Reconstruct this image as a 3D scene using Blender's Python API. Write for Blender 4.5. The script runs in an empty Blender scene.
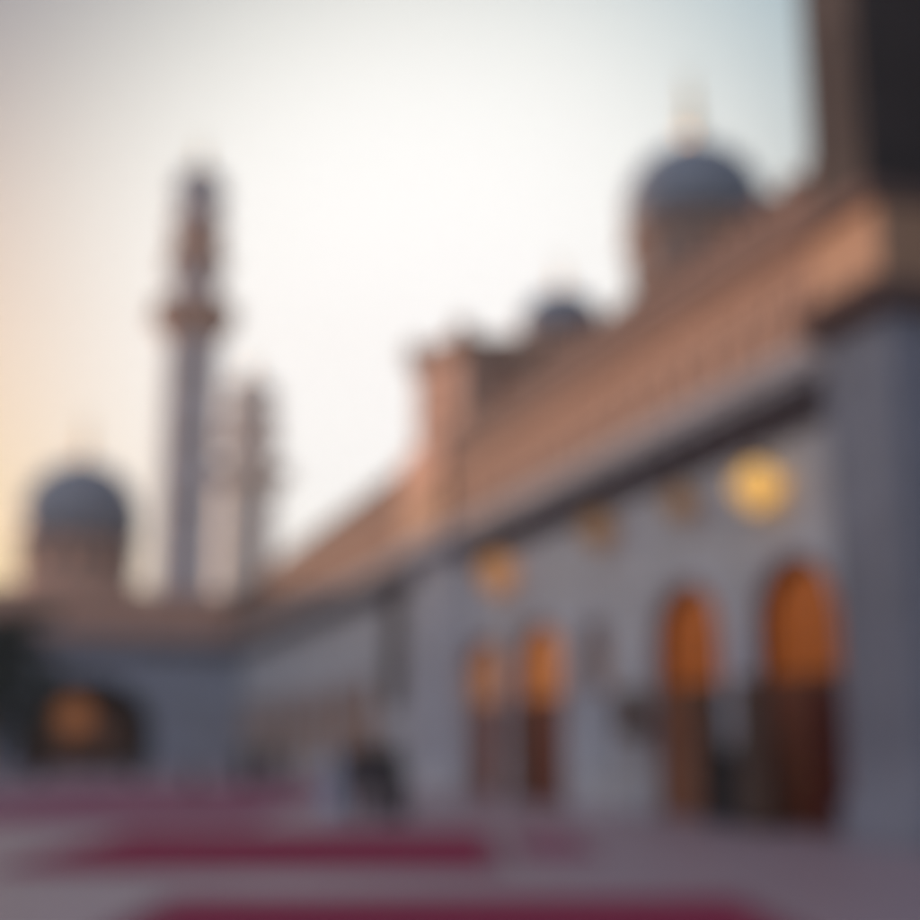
import bpy, bmesh, math, random
from mathutils import Vector, Matrix
random.seed(7)
PI = math.pi
sc = bpy.context.scene
C = sc.collection

# ------------------------------------------------------------------ camera geometry
FPX, PITCH, YAW, EYE = 1300.0, math.radians(12.37), math.radians(17.9), 1.6
cp, sp_, ct, st = math.cos(PITCH), math.sin(PITCH), math.cos(YAW), math.sin(YAW)
def rays(px, py):
    u, v = (px-460)/FPX, (460-py)/FPX
    den = cp - v*sp_
    return u/den, (sp_+v*cp)/den              # sideways / depth, height / depth
def at(px, py, D):                            # world point at level depth D
    a, b = rays(px, py)
    xr = a*D
    return Vector((D*st+xr*ct, D*ct-xr*st, EYE+b*D))
def ground(px, py):
    a, b = rays(px, py)
    p = at(px, py, -EYE/b); p.z = 0
    return p
def y_on(px, X, py=745):                      # Y where the plane X=const meets the column of pixel px
    k, _ = rays(px, py)
    return (X*ct-k*X*st)/(st+k*ct)
def x_on(px, Y, py=745):
    k, _ = rays(px, py)
    return Y*(st+k*ct)/(ct-k*st)

# ------------------------------------------------------------------ materials
def mat(name, base, rough=0.6, var=0.12, scale=3.0, bump=0.15, metal=0.0, detail=6, emit=None, estr=0.0, spec=0.5, joints=False):
    m = bpy.data.materials.new(name); m.use_nodes = True
    nt = m.node_tree; b = nt.nodes['Principled BSDF']
    tc = nt.nodes.new('ShaderNodeTexCoord')
    nz = nt.nodes.new('ShaderNodeTexNoise'); nz.inputs['Scale'].default_value = scale; nz.inputs['Detail'].default_value = detail
    nt.links.new(tc.outputs['Object'], nz.inputs['Vector'])
    cr = nt.nodes.new('ShaderNodeValToRGB')
    cr.color_ramp.elements[0].position = 0.3; cr.color_ramp.elements[1].position = 0.7
    cr.color_ramp.elements[0].color = (*[c*(1-var) for c in base], 1)
    cr.color_ramp.elements[1].color = (*[min(1, c*(1+var)) for c in base], 1)
    nt.links.new(nz.outputs['Fac'], cr.inputs['Fac']); nt.links.new(cr.outputs['Color'], b.inputs['Base Color'])
    if joints:
        sx = nt.nodes.new('ShaderNodeSeparateXYZ'); nt.links.new(tc.outputs['Object'], sx.inputs[0])
        ad = nt.nodes.new('ShaderNodeMath'); nt.links.new(sx.outputs['X'], ad.inputs[0]); nt.links.new(sx.outputs['Y'], ad.inputs[1])
        cx_ = nt.nodes.new('ShaderNodeCombineXYZ'); nt.links.new(ad.outputs[0], cx_.inputs['X']); nt.links.new(sx.outputs['Z'], cx_.inputs['Y'])
        br = nt.nodes.new('ShaderNodeTexBrick'); br.inputs['Scale'].default_value = 1.0; br.inputs['Brick Width'].default_value = 1.5; br.inputs['Row Height'].default_value = 0.75
        br.inputs['Mortar Size'].default_value = 0.008; br.inputs['Color1'].default_value = (1, 1, 1, 1); br.inputs['Color2'].default_value = (0.90, 0.90, 0.91, 1); br.inputs['Mortar'].default_value = (0.6, 0.6, 0.6, 1)
        nt.links.new(cx_.outputs[0], br.inputs['Vector'])
        n3 = nt.nodes.new('ShaderNodeTexNoise'); n3.inputs['Scale'].default_value = 0.35; n3.inputs['Detail'].default_value = 9; n3.inputs['Roughness'].default_value = 0.65
        nt.links.new(tc.outputs['Object'], n3.inputs['Vector'])
        c3 = nt.nodes.new('ShaderNodeValToRGB'); c3.color_ramp.elements[0].position = 0.35; c3.color_ramp.elements[1].position = 0.65
        c3.color_ramp.elements[0].color = (0.80, 0.79, 0.78, 1); c3.color_ramp.elements[1].color = (1.06, 1.06, 1.08, 1)
        nt.links.new(n3.outputs['Fac'], c3.inputs['Fac'])
        src = cr.outputs['Color']
        for o2 in (br.outputs['Color'], c3.outputs['Color']):
            mm = nt.nodes.new('ShaderNodeMix'); mm.data_type = 'RGBA'; mm.blend_type = 'MULTIPLY'; mm.inputs['Factor'].default_value = 1.0
            nt.links.new(src, mm.inputs['A']); nt.links.new(o2, mm.inputs['B']); src = mm.outputs['Result']
        nt.links.new(src, b.inputs['Base Color'])
    b.inputs['Roughness'].default_value = rough; b.inputs['Metallic'].default_value = metal
    b.inputs['Specular IOR Level'].default_value = spec
    if bump:
        n2 = nt.nodes.new('ShaderNodeTexNoise'); n2.inputs['Scale'].default_value = scale*6; n2.inputs['Detail'].default_value = 4
        bp = nt.nodes.new('ShaderNodeBump'); bp.inputs['Strength'].default_value = bump; bp.inputs['Distance'].default_value = 0.02
        nt.links.new(tc.outputs['Object'], n2.inputs['Vector']); nt.links.new(n2.outputs['Fac'], bp.inputs['Height'])
        nt.links.new(bp.outputs['Normal'], b.inputs['Normal'])
    if emit:
        b.inputs['Emission Color'].default_value = (*emit, 1); b.inputs['Emission Strength'].default_value = estr
    return m
M = {}
M['marble'] = mat('white_marble', (0.74, 0.73, 0.73), 0.45, 0.06, 1.2, joints=True)
M['pier'] = mat('pale_grey_marble', (0.68, 0.69, 0.74), 0.4, 0.06, 1.0, joints=True)
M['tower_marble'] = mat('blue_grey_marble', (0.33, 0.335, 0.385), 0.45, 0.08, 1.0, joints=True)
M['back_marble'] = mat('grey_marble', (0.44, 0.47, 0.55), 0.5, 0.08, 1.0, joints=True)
M['sand'] = mat('warm_carved_stone', (0.43, 0.27, 0.20), 0.75, 0.12, 2.2, 0.5)
M['sand_dark'] = mat('weathered_brown_stone', (0.19, 0.12, 0.10), 0.8, 0.12, 2.0, 0.5)
M['sand_light'] = mat('golden_stone', (0.50, 0.30, 0.19), 0.7, 0.1, 2.0, 0.4)
M['peach_lit_stone'] = mat('peach_lit_limestone', (0.72, 0.43, 0.31), 0.75, 0.1, 2.0, 0.4)  # warm evening light put into the stone colour, for faces the sun misses
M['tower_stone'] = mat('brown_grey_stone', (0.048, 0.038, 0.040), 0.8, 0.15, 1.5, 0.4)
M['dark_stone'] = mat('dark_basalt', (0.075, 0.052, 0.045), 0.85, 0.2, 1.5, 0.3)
M['soffit'] = mat('dark_timber_and_eaves_shadow', (0.19, 0.15, 0.15), 0.8, 0.2, 2.0, 0.2)
M['dome'] = mat('slate_blue_dome_tile', (0.20, 0.235, 0.30), 0.5, 0.12, 1.2, 0.2)
M['minaret'] = mat('minaret_marble', (0.58, 0.54, 0.57), 0.6, 0.08, 0.6, 0.2)
M['hazed_minaret'] = mat('hazed_minaret_marble', (0.85, 0.76, 0.70), 0.6, 0.04, 0.6, 0.2)  # far minaret's stone paled, distance haze put into its colour
M['hazed_rose'] = mat('hazed_rose_stone', (0.74, 0.60, 0.54), 0.7, 0.05, 0.6, 0.2)  # far minaret's balcony stone, paled for haze as well
M['minaret_red'] = mat('minaret_red_stone', (0.50, 0.27, 0.20), 0.75, 0.12, 0.6, 0.3)
M['gold'] = mat('gilded_metal', (0.80, 0.55, 0.25), 0.3, 0.05, 3.0, 0.0, metal=1.0)
M['bronze'] = mat('bronze', (0.16, 0.09, 0.045), 0.4, 0.1, 4.0, 0.1, metal=0.8)
M['wood_red'] = mat('dark_red_lacquered_wood', (0.085, 0.006, 0.004), 0.4, 0.2, 3.0, 0.2)
M['wood_brown'] = mat('red_brown_wood', (0.30, 0.085, 0.04), 0.5, 0.2, 3.0, 0.2)
M['wood_warm'] = mat('orange_brown_wood', (0.33, 0.13, 0.065), 0.5, 0.2, 3.0, 0.2)
M['wood_black_and_dark_interior'] = mat('black_wood_and_dark_interior', (0.012, 0.008, 0.007), 0.5, 0.2, 3.0, 0.1)
M['screen'] = mat('walnut_wood', (0.11, 0.06, 0.038), 0.55, 0.2, 3.0, 0.2)
def glow(name, base, e, s): return mat(name, base, 0.4, 0.15, 2.5, 0.0, emit=e, estr=s)
M['amber'] = glow('lit_amber_glass', (0.22, 0.06, 0.012), (1.0, 0.22, 0.015), 0.135)
M['amber_mid'] = glow('lit_honey_glass', (0.25, 0.11, 0.05), (1.0, 0.31, 0.07), 0.24)
M['amber_dim'] = glow('dim_brown_glass', (0.20, 0.11, 0.07), (1.0, 0.42, 0.16), 0.085)
M['amber_far'] = glow('far_amber_glass', (0.25, 0.09, 0.03), (1.0, 0.33, 0.09), 0.075)
M['amber_low'] = glow('barely_lit_glass', (0.2, 0.09, 0.04), (1.0, 0.4, 0.2), 0.018)
M['brown_glass'] = mat('dark_brown_glass', (0.12, 0.075, 0.06), 0.35, 0.1, 1.0, 0.0)
M['lamp_bright'] = glow('bright_lantern_glass', (0.6, 0.4, 0.1), (1.0, 0.54, 0.15), 0.52)
M['lamp_mid'] = glow('warm_lantern_glass', (0.5, 0.3, 0.12), (1.0, 0.42, 0.15), 0.24)
M['lamp_low'] = glow('dim_lantern_glass', (0.4, 0.25, 0.12), (1.0, 0.45, 0.15), 0.10)
M['lamp_gate'] = glow('gate_lantern_glass', (0.5, 0.25, 0.1), (1.0, 0.35, 0.12), 0.14)
M['leaf'] = mat('dark_leaves', (0.020, 0.030, 0.012), 0.7, 0.4, 2.0, 0.0)
M['bark'] = mat('bark', (0.06, 0.045, 0.035), 0.9, 0.3, 6.0, 0.5)
M['rug'] = mat('crimson_carpet', (0.31, 0.035, 0.085), 0.95, 0.2, 9.0, 0.3, spec=0.1)
M['rug_edge'] = mat('carpet_border_cream', (0.30, 0.15, 0.18), 0.95, 0.15, 9.0, 0.3, spec=0.1)
M['rug_edge2'] = mat('dusty_rose_border', (0.27, 0.13, 0.17), 0.95, 0.15, 9.0, 0.3, spec=0.1)
M['rug_pale'] = mat('faded_rose_carpet', (0.33, 0.12, 0.18), 0.95, 0.2, 9.0, 0.3, spec=0.1)
M['skin'] = mat('skin', (0.42, 0.24, 0.16), 0.5, 0.05, 8.0, 0.05)
M['hair'] = mat('black_hair', (0.012, 0.010, 0.009), 0.6, 0.2, 20.0, 0.3)
M['eye'] = mat('eye_white', (0.7, 0.7, 0.7), 0.2, 0.02, 5.0, 0.0)
M['cloth_black'] = mat('black_cloth', (0.010, 0.010, 0.012), 0.9, 0.2, 6.0, 0.2)
M['cloth_navy'] = mat('navy_cloth', (0.010, 0.018, 0.045), 0.9, 0.2, 6.0, 0.2)
M['cloth_white'] = mat('pale_blue_cloth', (0.50, 0.60, 0.76), 0.9, 0.05, 6.0, 0.2)
M['cloth_grey'] = mat('charcoal_cloth', (0.045, 0.047, 0.052), 0.9, 0.15, 6.0, 0.2)
M['cloth_plum'] = mat('plum_cloth', (0.055, 0.018, 0.035), 0.9, 0.15, 6.0, 0.2)
M['shoe'] = mat('shoe_leather', (0.015, 0.012, 0.010), 0.4, 0.1, 6.0, 0.0)

def floor_mat():
    m = bpy.data.materials.new('courtyard_marble_paving'); m.use_nodes = True
    nt = m.node_tree; b = nt.nodes['Principled BSDF']
    tc = nt.nodes.new('ShaderNodeTexCoord')
    br = nt.nodes.new('ShaderNodeTexBrick'); br.offset = 0.0
    br.inputs['Scale'].default_value = 1.0; br.inputs['Brick Width'].default_value = 1.2; br.inputs['Row Height'].default_value = 1.2
    br.inputs['Mortar Size'].default_value = 0.01
    br.inputs['Color1'].default_value = (0.41, 0.30, 0.35, 1); br.inputs['Color2'].default_value = (0.38, 0.28, 0.325, 1)
    br.inputs['Mortar'].default_value = (0.22, 0.2, 0.2, 1)
    nt.links.new(tc.outputs['Object'], br.inputs['Vector'])
    nz = nt.nodes.new('ShaderNodeTexNoise'); nz.inputs['Scale'].default_value = 0.25; nz.inputs['Detail'].default_value = 8
    nt.links.new(tc.outputs['Object'], nz.inputs['Vector'])
    mx = nt.nodes.new('ShaderNodeMix'); mx.data_type = 'RGBA'; mx.blend_type = 'MULTIPLY'; mx.inputs['Factor'].default_value = 0.45
    nt.links.new(br.outputs['Color'], mx.inputs['A']); nt.links.new(nz.outputs['Color'], mx.inputs['B'])
    cr = nt.nodes.new('ShaderNodeValToRGB')
    cr.color_ramp.elements[0].color = (0.75, 0.75, 0.75, 1); cr.color_ramp.elements[1].color = (1, 1, 1, 1)
    nt.links.new(nz.outputs['Fac'], cr.inputs['Fac']); nt.links.new(cr.outputs['Color'], mx.inputs['B'])
    nt.links.new(mx.outputs['Result'], b.inputs['Base Color'])
    b.inputs['Roughness'].default_value = 0.45; b.inputs['Specular IOR Level'].default_value = 0.3
    return m
M['floor'] = floor_mat()

# ------------------------------------------------------------------ helpers
def obj(name, bm, m, parent=None, smooth=False, loc=None, rot=None, bevel=0):
    me = bpy.data.meshes.new(name); bmesh.ops.recalc_face_normals(bm, faces=bm.faces); bm.to_mesh(me); bm.free()
    me.materials.append(m)
    if smooth:
        for p in me.polygons: p.use_smooth = True
    o = bpy.data.objects.new(name, me); C.objects.link(o)
    if parent: o.parent = parent
    if loc is not None: o.location = loc
    if rot is not None: o.rotation_euler = rot
    if bevel:
        md = o.modifiers.new('bevel', 'BEVEL'); md.width = bevel; md.segments = 2; md.limit_method = 'ANGLE'
    return o
def thing(name, label, cat, loc=(0, 0, 0), rz=0, group=None):
    o = bpy.data.objects.new(name, None); C.objects.link(o)
    o.location = loc; o.rotation_euler = (0, 0, rz); o['label'] = label; o['category'] = cat
    o.empty_display_size = 0.3
    if group: o['group'] = group
    return o
def tag(o, label, cat, group=None):
    o['label'] = label; o['category'] = cat
    if group: o['group'] = group
    return o
def struct(name, bm, m):
    o = obj(name, bm, m); o['kind'] = 'structure'; return o
def copy_tree(o, parent=None, loc=None, label=None):
    c = o.copy(); C.objects.link(c); c.parent = parent
    if loc is not None: c.location = loc
    if label: c['label'] = label
    for ch in list(o.children): copy_tree(ch, c)
    return c
def box(bm, x0, x1, y0, y1, z0, z1):
    v = [bm.verts.new(p) for p in ((x0,y0,z0),(x1,y0,z0),(x1,y1,z0),(x0,y1,z0),(x0,y0,z1),(x1,y0,z1),(x1,y1,z1),(x0,y1,z1))]
    for f in ((0,3,2,1),(4,5,6,7),(0,1,5,4),(1,2,6,5),(2,3,7,6),(3,0,4,7)): bm.faces.new([v[i] for i in f])
def B(*a):
    bm = bmesh.new(); box(bm, *a); return bm
def lathe(bm, prof, n=32, rot=0.0, cx=0, cy=0):
    rings = []
    for r, z in prof:
        if r < 1e-4: rings.append([bm.verts.new((cx, cy, z))])
        else: rings.append([bm.verts.new((cx+r*math.cos(2*PI*i/n+rot), cy+r*math.sin(2*PI*i/n+rot), z)) for i in range(n)])
    for a, b in zip(rings, rings[1:]):
        for i in range(n):
            j = (i+1) % n
            if len(a) == 1 and len(b) > 1: bm.faces.new((a[0], b[i], b[j]))
            elif len(b) == 1 and len(a) > 1: bm.faces.new((a[i], a[j], b[0]))
            elif len(a) > 1: bm.faces.new((a[i], a[j], b[j], b[i]))
    if len(rings[0]) > 1: bm.faces.new(rings[0][::-1])
    if len(rings[-1]) > 1: bm.faces.new(rings[-1])
def L(prof, n=32, rot=0.0):
    bm = bmesh.new(); lathe(bm, prof, n, rot); return bm
def arch_pts(cx, a, spring, top, n=12):               # pointed arch outline from left jamb foot to right jamb foot
    pts = []
    for i in range(n+1):
        t = i/n
        pts.append((cx-a*math.cos(t*PI/2)**0.95 if t < 1 else cx, spring+(top-spring)*(math.sin(t*PI/2)**0.9)))
    r = [(2*cx-x, z) for x, z in pts[:-1]][::-1]
    return pts+r
def arch_wall(bm, u0, u1, z1, cx, a, spring, top, y0, y1, z0=0.0, sill=None):
    """wall slab (front y0, back y1) from u0 to u1 with one real pointed opening."""
    ap = arch_pts(cx, a, spring, top); n = len(ap)
    base = z0 if sill is None else sill
    def V(x, z, y): return bm.verts.new((x, y, z))
    for y in (y0, y1):
        q = lambda x0, za, x1, zb: bm.faces.new([V(x0, za, y), V(x1, za, y), V(x1, zb, y), V(x0, zb, y)])
        q(u0, z0, cx-a, z1); q(cx+a, z0, u1, z1)
        if sill is not None: q(cx-a, z0, cx+a, sill)
        for (xa, za), (xb, zb) in zip(ap, ap[1:]):
            bm.faces.new([V(xa, za, y), V(xb, zb, y), V(xb, z1, y), V(xa, z1, y)])
    def rv(xa, za, xb, zb): bm.faces.new([V(xa, za, y0), V(xb, zb, y0), V(xb, zb, y1), V(xa, za, y1)])
    rv(cx-a, base, cx-a, spring); rv(cx+a, base, cx+a, spring)
    for (xa, za), (xb, zb) in zip(ap, ap[1:]): rv(xa, za, xb, zb)
    if sill is not None: rv(cx-a, sill, cx+a, sill)
    rv(u0, z0, u0, z1); rv(u1, z0, u1, z1); rv(u0, z1, u1, z1)
def arch_slab(bm, cx, a, z0, spring, top, y0, y1):    # solid arched panel
    ap = [(cx-a, z0)]+arch_pts(cx, a, spring, top)+[(cx+a, z0)]
    f = [bm.verts.new((x, y0, z)) for x, z in ap]; k = [bm.verts.new((x, y1, z)) for x, z in ap]
    bm.faces.new(f); bm.faces.new(k[::-1])
    for i in range(len(ap)):
        j = (i+1) % len(ap); bm.faces.new((f[i], k[i], k[j], f[j]))
def arch_ring(bm, cx, a, w, spring, top, y0, y1, z0):   # raised archivolt round an opening
    i_ = [(cx-a, z0)]+arch_pts(cx, a, spring, top)+[(cx+a, z0)]
    o_ = [(cx-a-w, z0)]+arch_pts(cx, a+w, spring, top+w*1.2)+[(cx+a+w, z0)]
    for k in range(len(i_)-1):
        (ax, az), (bx, bz), (cx_, cz), (dx, dz) = i_[k], i_[k+1], o_[k+1], o_[k]
        f = [bm.verts.new((x, y0, z)) for x, z in ((ax, az), (bx, bz), (cx_, cz), (dx, dz))]
        g = [bm.verts.new((x, y1, z)) for x, z in ((ax, az), (bx, bz), (cx_, cz), (dx, dz))]
        bm.faces.new(f); bm.faces.new(g[::-1])
        for i in range(4): j = (i+1) % 4; bm.faces.new((f[i], g[i], g[j], f[j]))

def parapet(bm, u0, u1, y0, y1, z0, z1, step=0.8):      # low wall with stepped merlons
    zm = z0+(z1-z0)*0.55
    box(bm, u0, u1, y0, y1, z0, zm)
    n = int((u1-u0)/step); s = (u1-u0)/max(1, n)
    for i in range(n):
        c = u0+(i+0.5)*s
        box(bm, c-s*0.34, c+s*0.34, y0+0.02, y1-0.02, zm-0.01, zm+(z1-zm)*0.6)
        box(bm, c-s*0.18, c+s*0.18, y0+0.04, y1-0.04, zm+(z1-zm)*0.6-0.01, z1)

def entablature(root, u0, u1, out=0.75, zc=8.35, front=0.0, extra=0.0, mats=('marble', 'sand', 'sand_dark')):
    """cornice, frieze and parapet in front of local plane y=front (outward is -y)."""
    bm = bmesh.new()
    box(bm, u0, u1, front-out, front+0.3, zc+0.2, zc+0.42); box(bm, u0, u1, front-out+0.12, front+0.3, zc, zc+0.198)
    box(bm, u0, u1, front-out-0.08, front+0.3, zc+0.422, zc+0.55)
    obj('cornice', bm, M[mats[0]], root)
    bm = bmesh.new()
    box(bm, u0, u1, front-out+0.1, front+0.3, zc+0.553, zc+2.3)
    n = int((u1-u0)/1.15); s = (u1-u0)/max(n, 1)
    for i in range(n):                                   # carved blind panels with pointed heads
        c = u0+(i+0.5)*s
        arch_ring(bm, c, s*0.30, 0.09, zc+1.45, zc+1.9, front-out+0.04, front-out+0.11, zc+0.8)
    box(bm, u0, u1, front-out-0.02, front+0.3, zc+2.303, zc+2.55)
    obj('frieze', bm, M[mats[1]], root)
    bm = bmesh.new()
    box(bm, u0, u1, front-out-0.18, front+0.3, zc+2.553, zc+2.8)
    parapet(bm, u0, u1, front-out-0.02, front-out+0.33, zc+2.803, zc+4.05+extra)
    obj('parapet', bm, M[mats[2]], root)
    bm = bmesh.new()
    box(bm, u0, u1, front-out+0.14, front-0.003, zc-0.10, zc-0.003)
    n = int((u1-u0)/1.3)
    for i in range(n):
        c = u0+(i+0.5)*(u1-u0)/n
        box(bm, c-0.14, c+0.14, front-out+0.2, front-0.003, zc-0.34, zc-0.102)
    obj('soffit', bm, M['soffit'], root)
    obj('eaves_shadow_band', B(u0, u1, front-0.12, front-0.003, zc-0.72, zc-0.345), M['soffit'], root)  # dark strip paints the cornice's shadow along the wall top

def window(root, cx, a, sill, spring, top, y, glass, lattice='bronze'):
    bm = bmesh.new(); arch_slab(bm, cx, a-0.01, sill, spring, top-0.01, y, y+0.05)
    w = obj('window', bm, M[glass], root)
    bm = bmesh.new()
    n = 4
    for i in range(1, n):
        x = cx-a+2*a*i/n
        zt = spring+(top-spring)*max(0.1, 1-abs(x-cx)/a)*0.95
        box(bm, x-0.025, x+0.025, y-0.05, y-0.003, sill+0.02, zt)
    z = sill+0.5
    while z < spring:
        box(bm, cx-a+0.02, cx+a-0.02, y-0.06, y-0.052, z-0.02, z+0.02); z += 0.5
    arch_ring(bm, cx, a-0.10, 0.09, spring, top-0.12, y-0.07, y-0.002, sill)
    obj('lattice', bm, M[lattice], w)
    return w
def door_leaf(root, x0, x1, y, z1, m, hinge=None, ang=0.0):
    hx = x0 if hinge is None else hinge
    bm = bmesh.new(); w = x1-x0
    o0 = x0-hx
    box(bm, o0, o0+w, 0, 0.06, 0.03, z1)
    for k in range(4):
        zz = 0.2+k*(z1-0.3)/4
        for s in (0, 1):
            xa = o0+0.1+s*(w-0.15)/2
            box(bm, xa, xa+(w-0.3)/2, -0.03, 0.002, zz, zz+(z1-0.3)/4-0.12)
    d = obj('door', bm, M[m], root, loc=(hx, y, 0), rot=(0, 0, ang), bevel=0.008)
    bm = bmesh.new(); lathe(bm, [(0.0, -0.03), (0.05, -0.02), (0.05, 0.02), (0, 0.03)], 12)
    hh = obj('handle', bm, M['gold'], d, smooth=True, loc=(o0+(w-0.12 if hinge is None or hx == x0 else 0.12), -0.07, 1.1))
    return d

# ------------------------------------------------------------------ ground
bm = bmesh.new(); bmesh.ops.create_grid(bm, x_segments=2, y_segments=2, size=2500)
struct('ground', bm, mat('pale_desert_ground', (0.32, 0.27, 0.22), 0.95, 0.15, 0.05, 0.2))
bm = bmesh.new()
for (x0, x1, y0, y1) in ((-33.5, 15, -30, 94.5),):
    vs = [bm.verts.new(p) for p in ((x0, y0, 0.006), (x1, y0, 0.006), (x1, y1, 0.006), (x0, y1, 0.006))]; bm.faces.new(vs)
struct('courtyard_floor', bm, M['floor'])

FX = 14.0                                    # plane of the long facade on the right
# ------------------------------------------------------------------ near wing with the lit doors
Y_near = y_on(845, FX-1.0); Y_p2n = y_on(457, FX-0.4); Y_p2f = y_on(413, FX-0.4)
u_of = lambda px, X=FX: Y_p2n - y_on(px, X)
wing = thing('arcade_building', 'long white marble building with tall amber lit doorways and brown carved top band', 'building', (FX, Y_p2n, 0), -PI/2)
Ltot = Y_p2n - Y_near
doors = [(803, 1.48, 5.25, 'amber', 'wood_brown', 'wood_red'), (691, 1.62, 5.25, 'amber', 'wood_warm', 'wood_black_and_dark_interior'),
         (541, 1.95, 5.15, 'amber_mid', 'wood_brown', 'wood_brown'), (485, 1.85, 5.05, 'amber_dim2', 'wood_brown', 'wood_brown')]
M['amber_dim2'] = glow('soft_honey_glass', (0.25, 0.13, 0.07), (1.0, 0.36, 0.11), 0.21)
cs = sorted([(u_of(d[0]), d) for d in doors]+[(u_of(597), None)], key=lambda t: t[0])
edges = [0.0]+[(cs[i][0]+cs[i+1][0])/2 for i in range(len(cs)-1)]+[Ltot]
bmw = bmesh.new()
for i, (cx, d) in enumerate(cs):
    bmr = bmesh.new()
    if d:
        px, a, top, g, wl, wr = d
        arch_wall(bmw, edges[i], edges[i+1], 8.35, cx, a, 3.7, top, 0, 0.7)
        arch_ring(bmr, cx, a+0.02, 0.16, 3.7, top+0.03, -0.07, -0.003, 0.0)
    else:
        arch_wall(bmw, edges[i], edges[i+1], 8.35, cx, 0.85, 3.9, 4.9, 0, 0.7, sill=0.9)
        arch_ring(bmr, cx, 0.87, 0.12, 3.9, 4.93, -0.06, -0.003, 0.9)
    obj('archivolt', bmr, M['pier'], wing)
obj('wall', bmw, M['marble'], wing)
obj('rear_block', B(0.01, Ltot-0.01, 0.703, 26, 0, 11.0), M['marble'], wing)
pe = [0.0]
for cx, d in cs:
    a = d[1]+0.2 if d else 1.0
    pe += [cx-a, cx+a]
pe.append(Ltot)
for k in range(0, len(pe), 2): obj('plinth', B(pe[k], pe[k+1], -0.12, -0.003, 0.006, 0.35), M['pier'], wing)
for cx, d in cs:
    if d:
        px, a, top, g, wl, wr = d
        window(wing, cx, a-0.09, 2.95, 3.7, top-0.1, 0.24, g)
        bm = bmesh.new(); arch_ring(bm, cx, a-0.085, 0.08, 3.7, top-0.11, -0.03, 0.40, 0.01); obj('door_frame', bm, M[wl], wing)
        obj('lintel', B(cx-a+0.09, cx+a-0.09, 0.18, 0.32, 2.85, 2.947), M['bronze'], wing)
        obj('interior_dark_panel', B(cx-a+0.01, cx+a-0.01, 0.55, 0.65, 0.02, 2.9), M['wood_black_and_dark_interior'], wing)  # black panel stands in for the unlit room behind the door
        # local +u runs towards the camera, i.e. to the right in the photo
        door_leaf(wing, cx-a+0.1, cx-0.01, 0.22, 2.84, wl, hinge=cx-a+0.1, ang=0.0)
        door_leaf(wing, cx+0.01, cx+a-0.1, 0.22, 2.84, wr, hinge=cx+a-0.1, ang=2.0 if px == 692 else 0.0)
        for s in (-1, 1):                                  # slim engaged column beside each doorway
            bm = L([(0.15, 0), (0.15, 0.25), (0.10, 0.3), (0.09, 3.3), (0.11, 3.4), (0.15, 3.6), (0.15, 3.72)], 16)
            obj('column', bm, M['pier'], wing, smooth=True, loc=(cx+s*(a+0.36), -0.02, 0.006))
    else:
        window(wing, cx, 0.85, 3.0, 3.9, 4.9, 0.42, 'amber_dim')
        obj('niche_panel', B(cx-0.84, cx+0.84, 0.35, 0.45, 0.9, 2.99), M['pier'], wing)
entablature(wing, 0, Ltot)
obj('roof', B(0.01, Ltot-0.01, -0.4, 26, 11.003, 11.15), M['sand_dark'], wing)

# ------------------------------------------------------------------ projecting pier between the two wings
pier = thing('marble_pier', 'pale marble pier projecting from the facade, dividing near and far wings', 'pier', (FX, Y_p2f, 0), -PI/2)
Lp = Y_p2f - Y_p2n
obj('shaft', B(0.003, Lp-0.003, -0.4, 1.0, 0.006, 8.347), M['pier'], pier, bevel=0.05)
obj('base', B(-0.1, Lp+0.1, -0.52, -0.403, 0.006, 0.6), M['marble'], pier, bevel=0.03)
bm = bmesh.new(); arch_ring(bm, Lp/2, Lp*0.28, 0.14, 6.4, 7.3, -0.46, -0.402, 1.2); obj('moulding', bm, M['marble'], pier)
rootp = pier
bm = bmesh.new(); box(bm, -0.12, Lp+0.12, -1.1, 0.3, 8.35, 8.9); obj('cornice', bm, M['marble'], pier, bevel=0.04)
bm = bmesh.new(); box(bm, -0.02, Lp+0.02, -0.95, 0.3, 8.903, 10.9); arch_ring(bm, Lp/2, Lp*0.3, 0.12, 9.9, 10.4, -1.01, -0.952, 9.15)
obj('frieze', bm, M['sand_light'], pier)
bm = bmesh.new(); box(bm, -0.15, Lp+0.15, -1.15, 0.3, 10.903, 11.2); parapet(bm, -0.05, Lp+0.05, -1.0, -0.6, 11.203, 12.5)
obj('parapet', bm, M['peach_lit_stone'], pier)

# ------------------------------------------------------------------ far wing
Y_end = 94.0
Lf = Y_end - Y_p2f
far = thing('far_arcade_building', 'receding far wing with low brown lit arcade, between the marble pier and the gate', 'building', (FX, Y_end, 0), -PI/2)
bmw = bmesh.new(); uf = lambda px: Y_end - y_on(px, FX)
tall = uf(392)
n = 8; u_arc = tall-2.6
s = u_arc/n
for i in range(n):
    cx = (i+0.5)*s
    arch_wall(bmw, i*s, (i+1)*s, 8.35, cx, s*0.36, 2.7, 4.4, 0, 0.7)
    bmr = bmesh.new(); arch_ring(bmr, cx, s*0.36+0.02, 0.14, 2.7, 4.43, -0.06, -0.003, 0.0); obj('archivolt', bmr, M['sand'], far)
arch_wall(bmw, u_arc, Lf, 8.35, tall, 1.7, 6.6, 7.8, 0, 0.7, sill=3.0)
obj('wall', bmw, M['marble'], far)
for i in range(n):
    cx = (i+0.5)*s
    window(far, cx, s*0.36, 0.9, 2.7, 4.4, 0.45, 'amber_dim')
    obj('dado', B(cx-s*0.36+0.003, cx+s*0.36-0.003, 0.3, 0.5, 0.006, 0.897), M['marble'], far)
window(far, tall, 1.7, 3.0, 6.6, 7.8, 0.3, 'brown_glass')
obj('rear_block', B(0.01, Lf-0.01, 0.703, 26, 0, 11.0), M['marble'], far)
entablature(far, 0, Lf-0.003)
obj('roof', B(0.01, Lf-0.01, -0.4, 26, 11.003, 11.15), M['sand_dark'], far)

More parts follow.
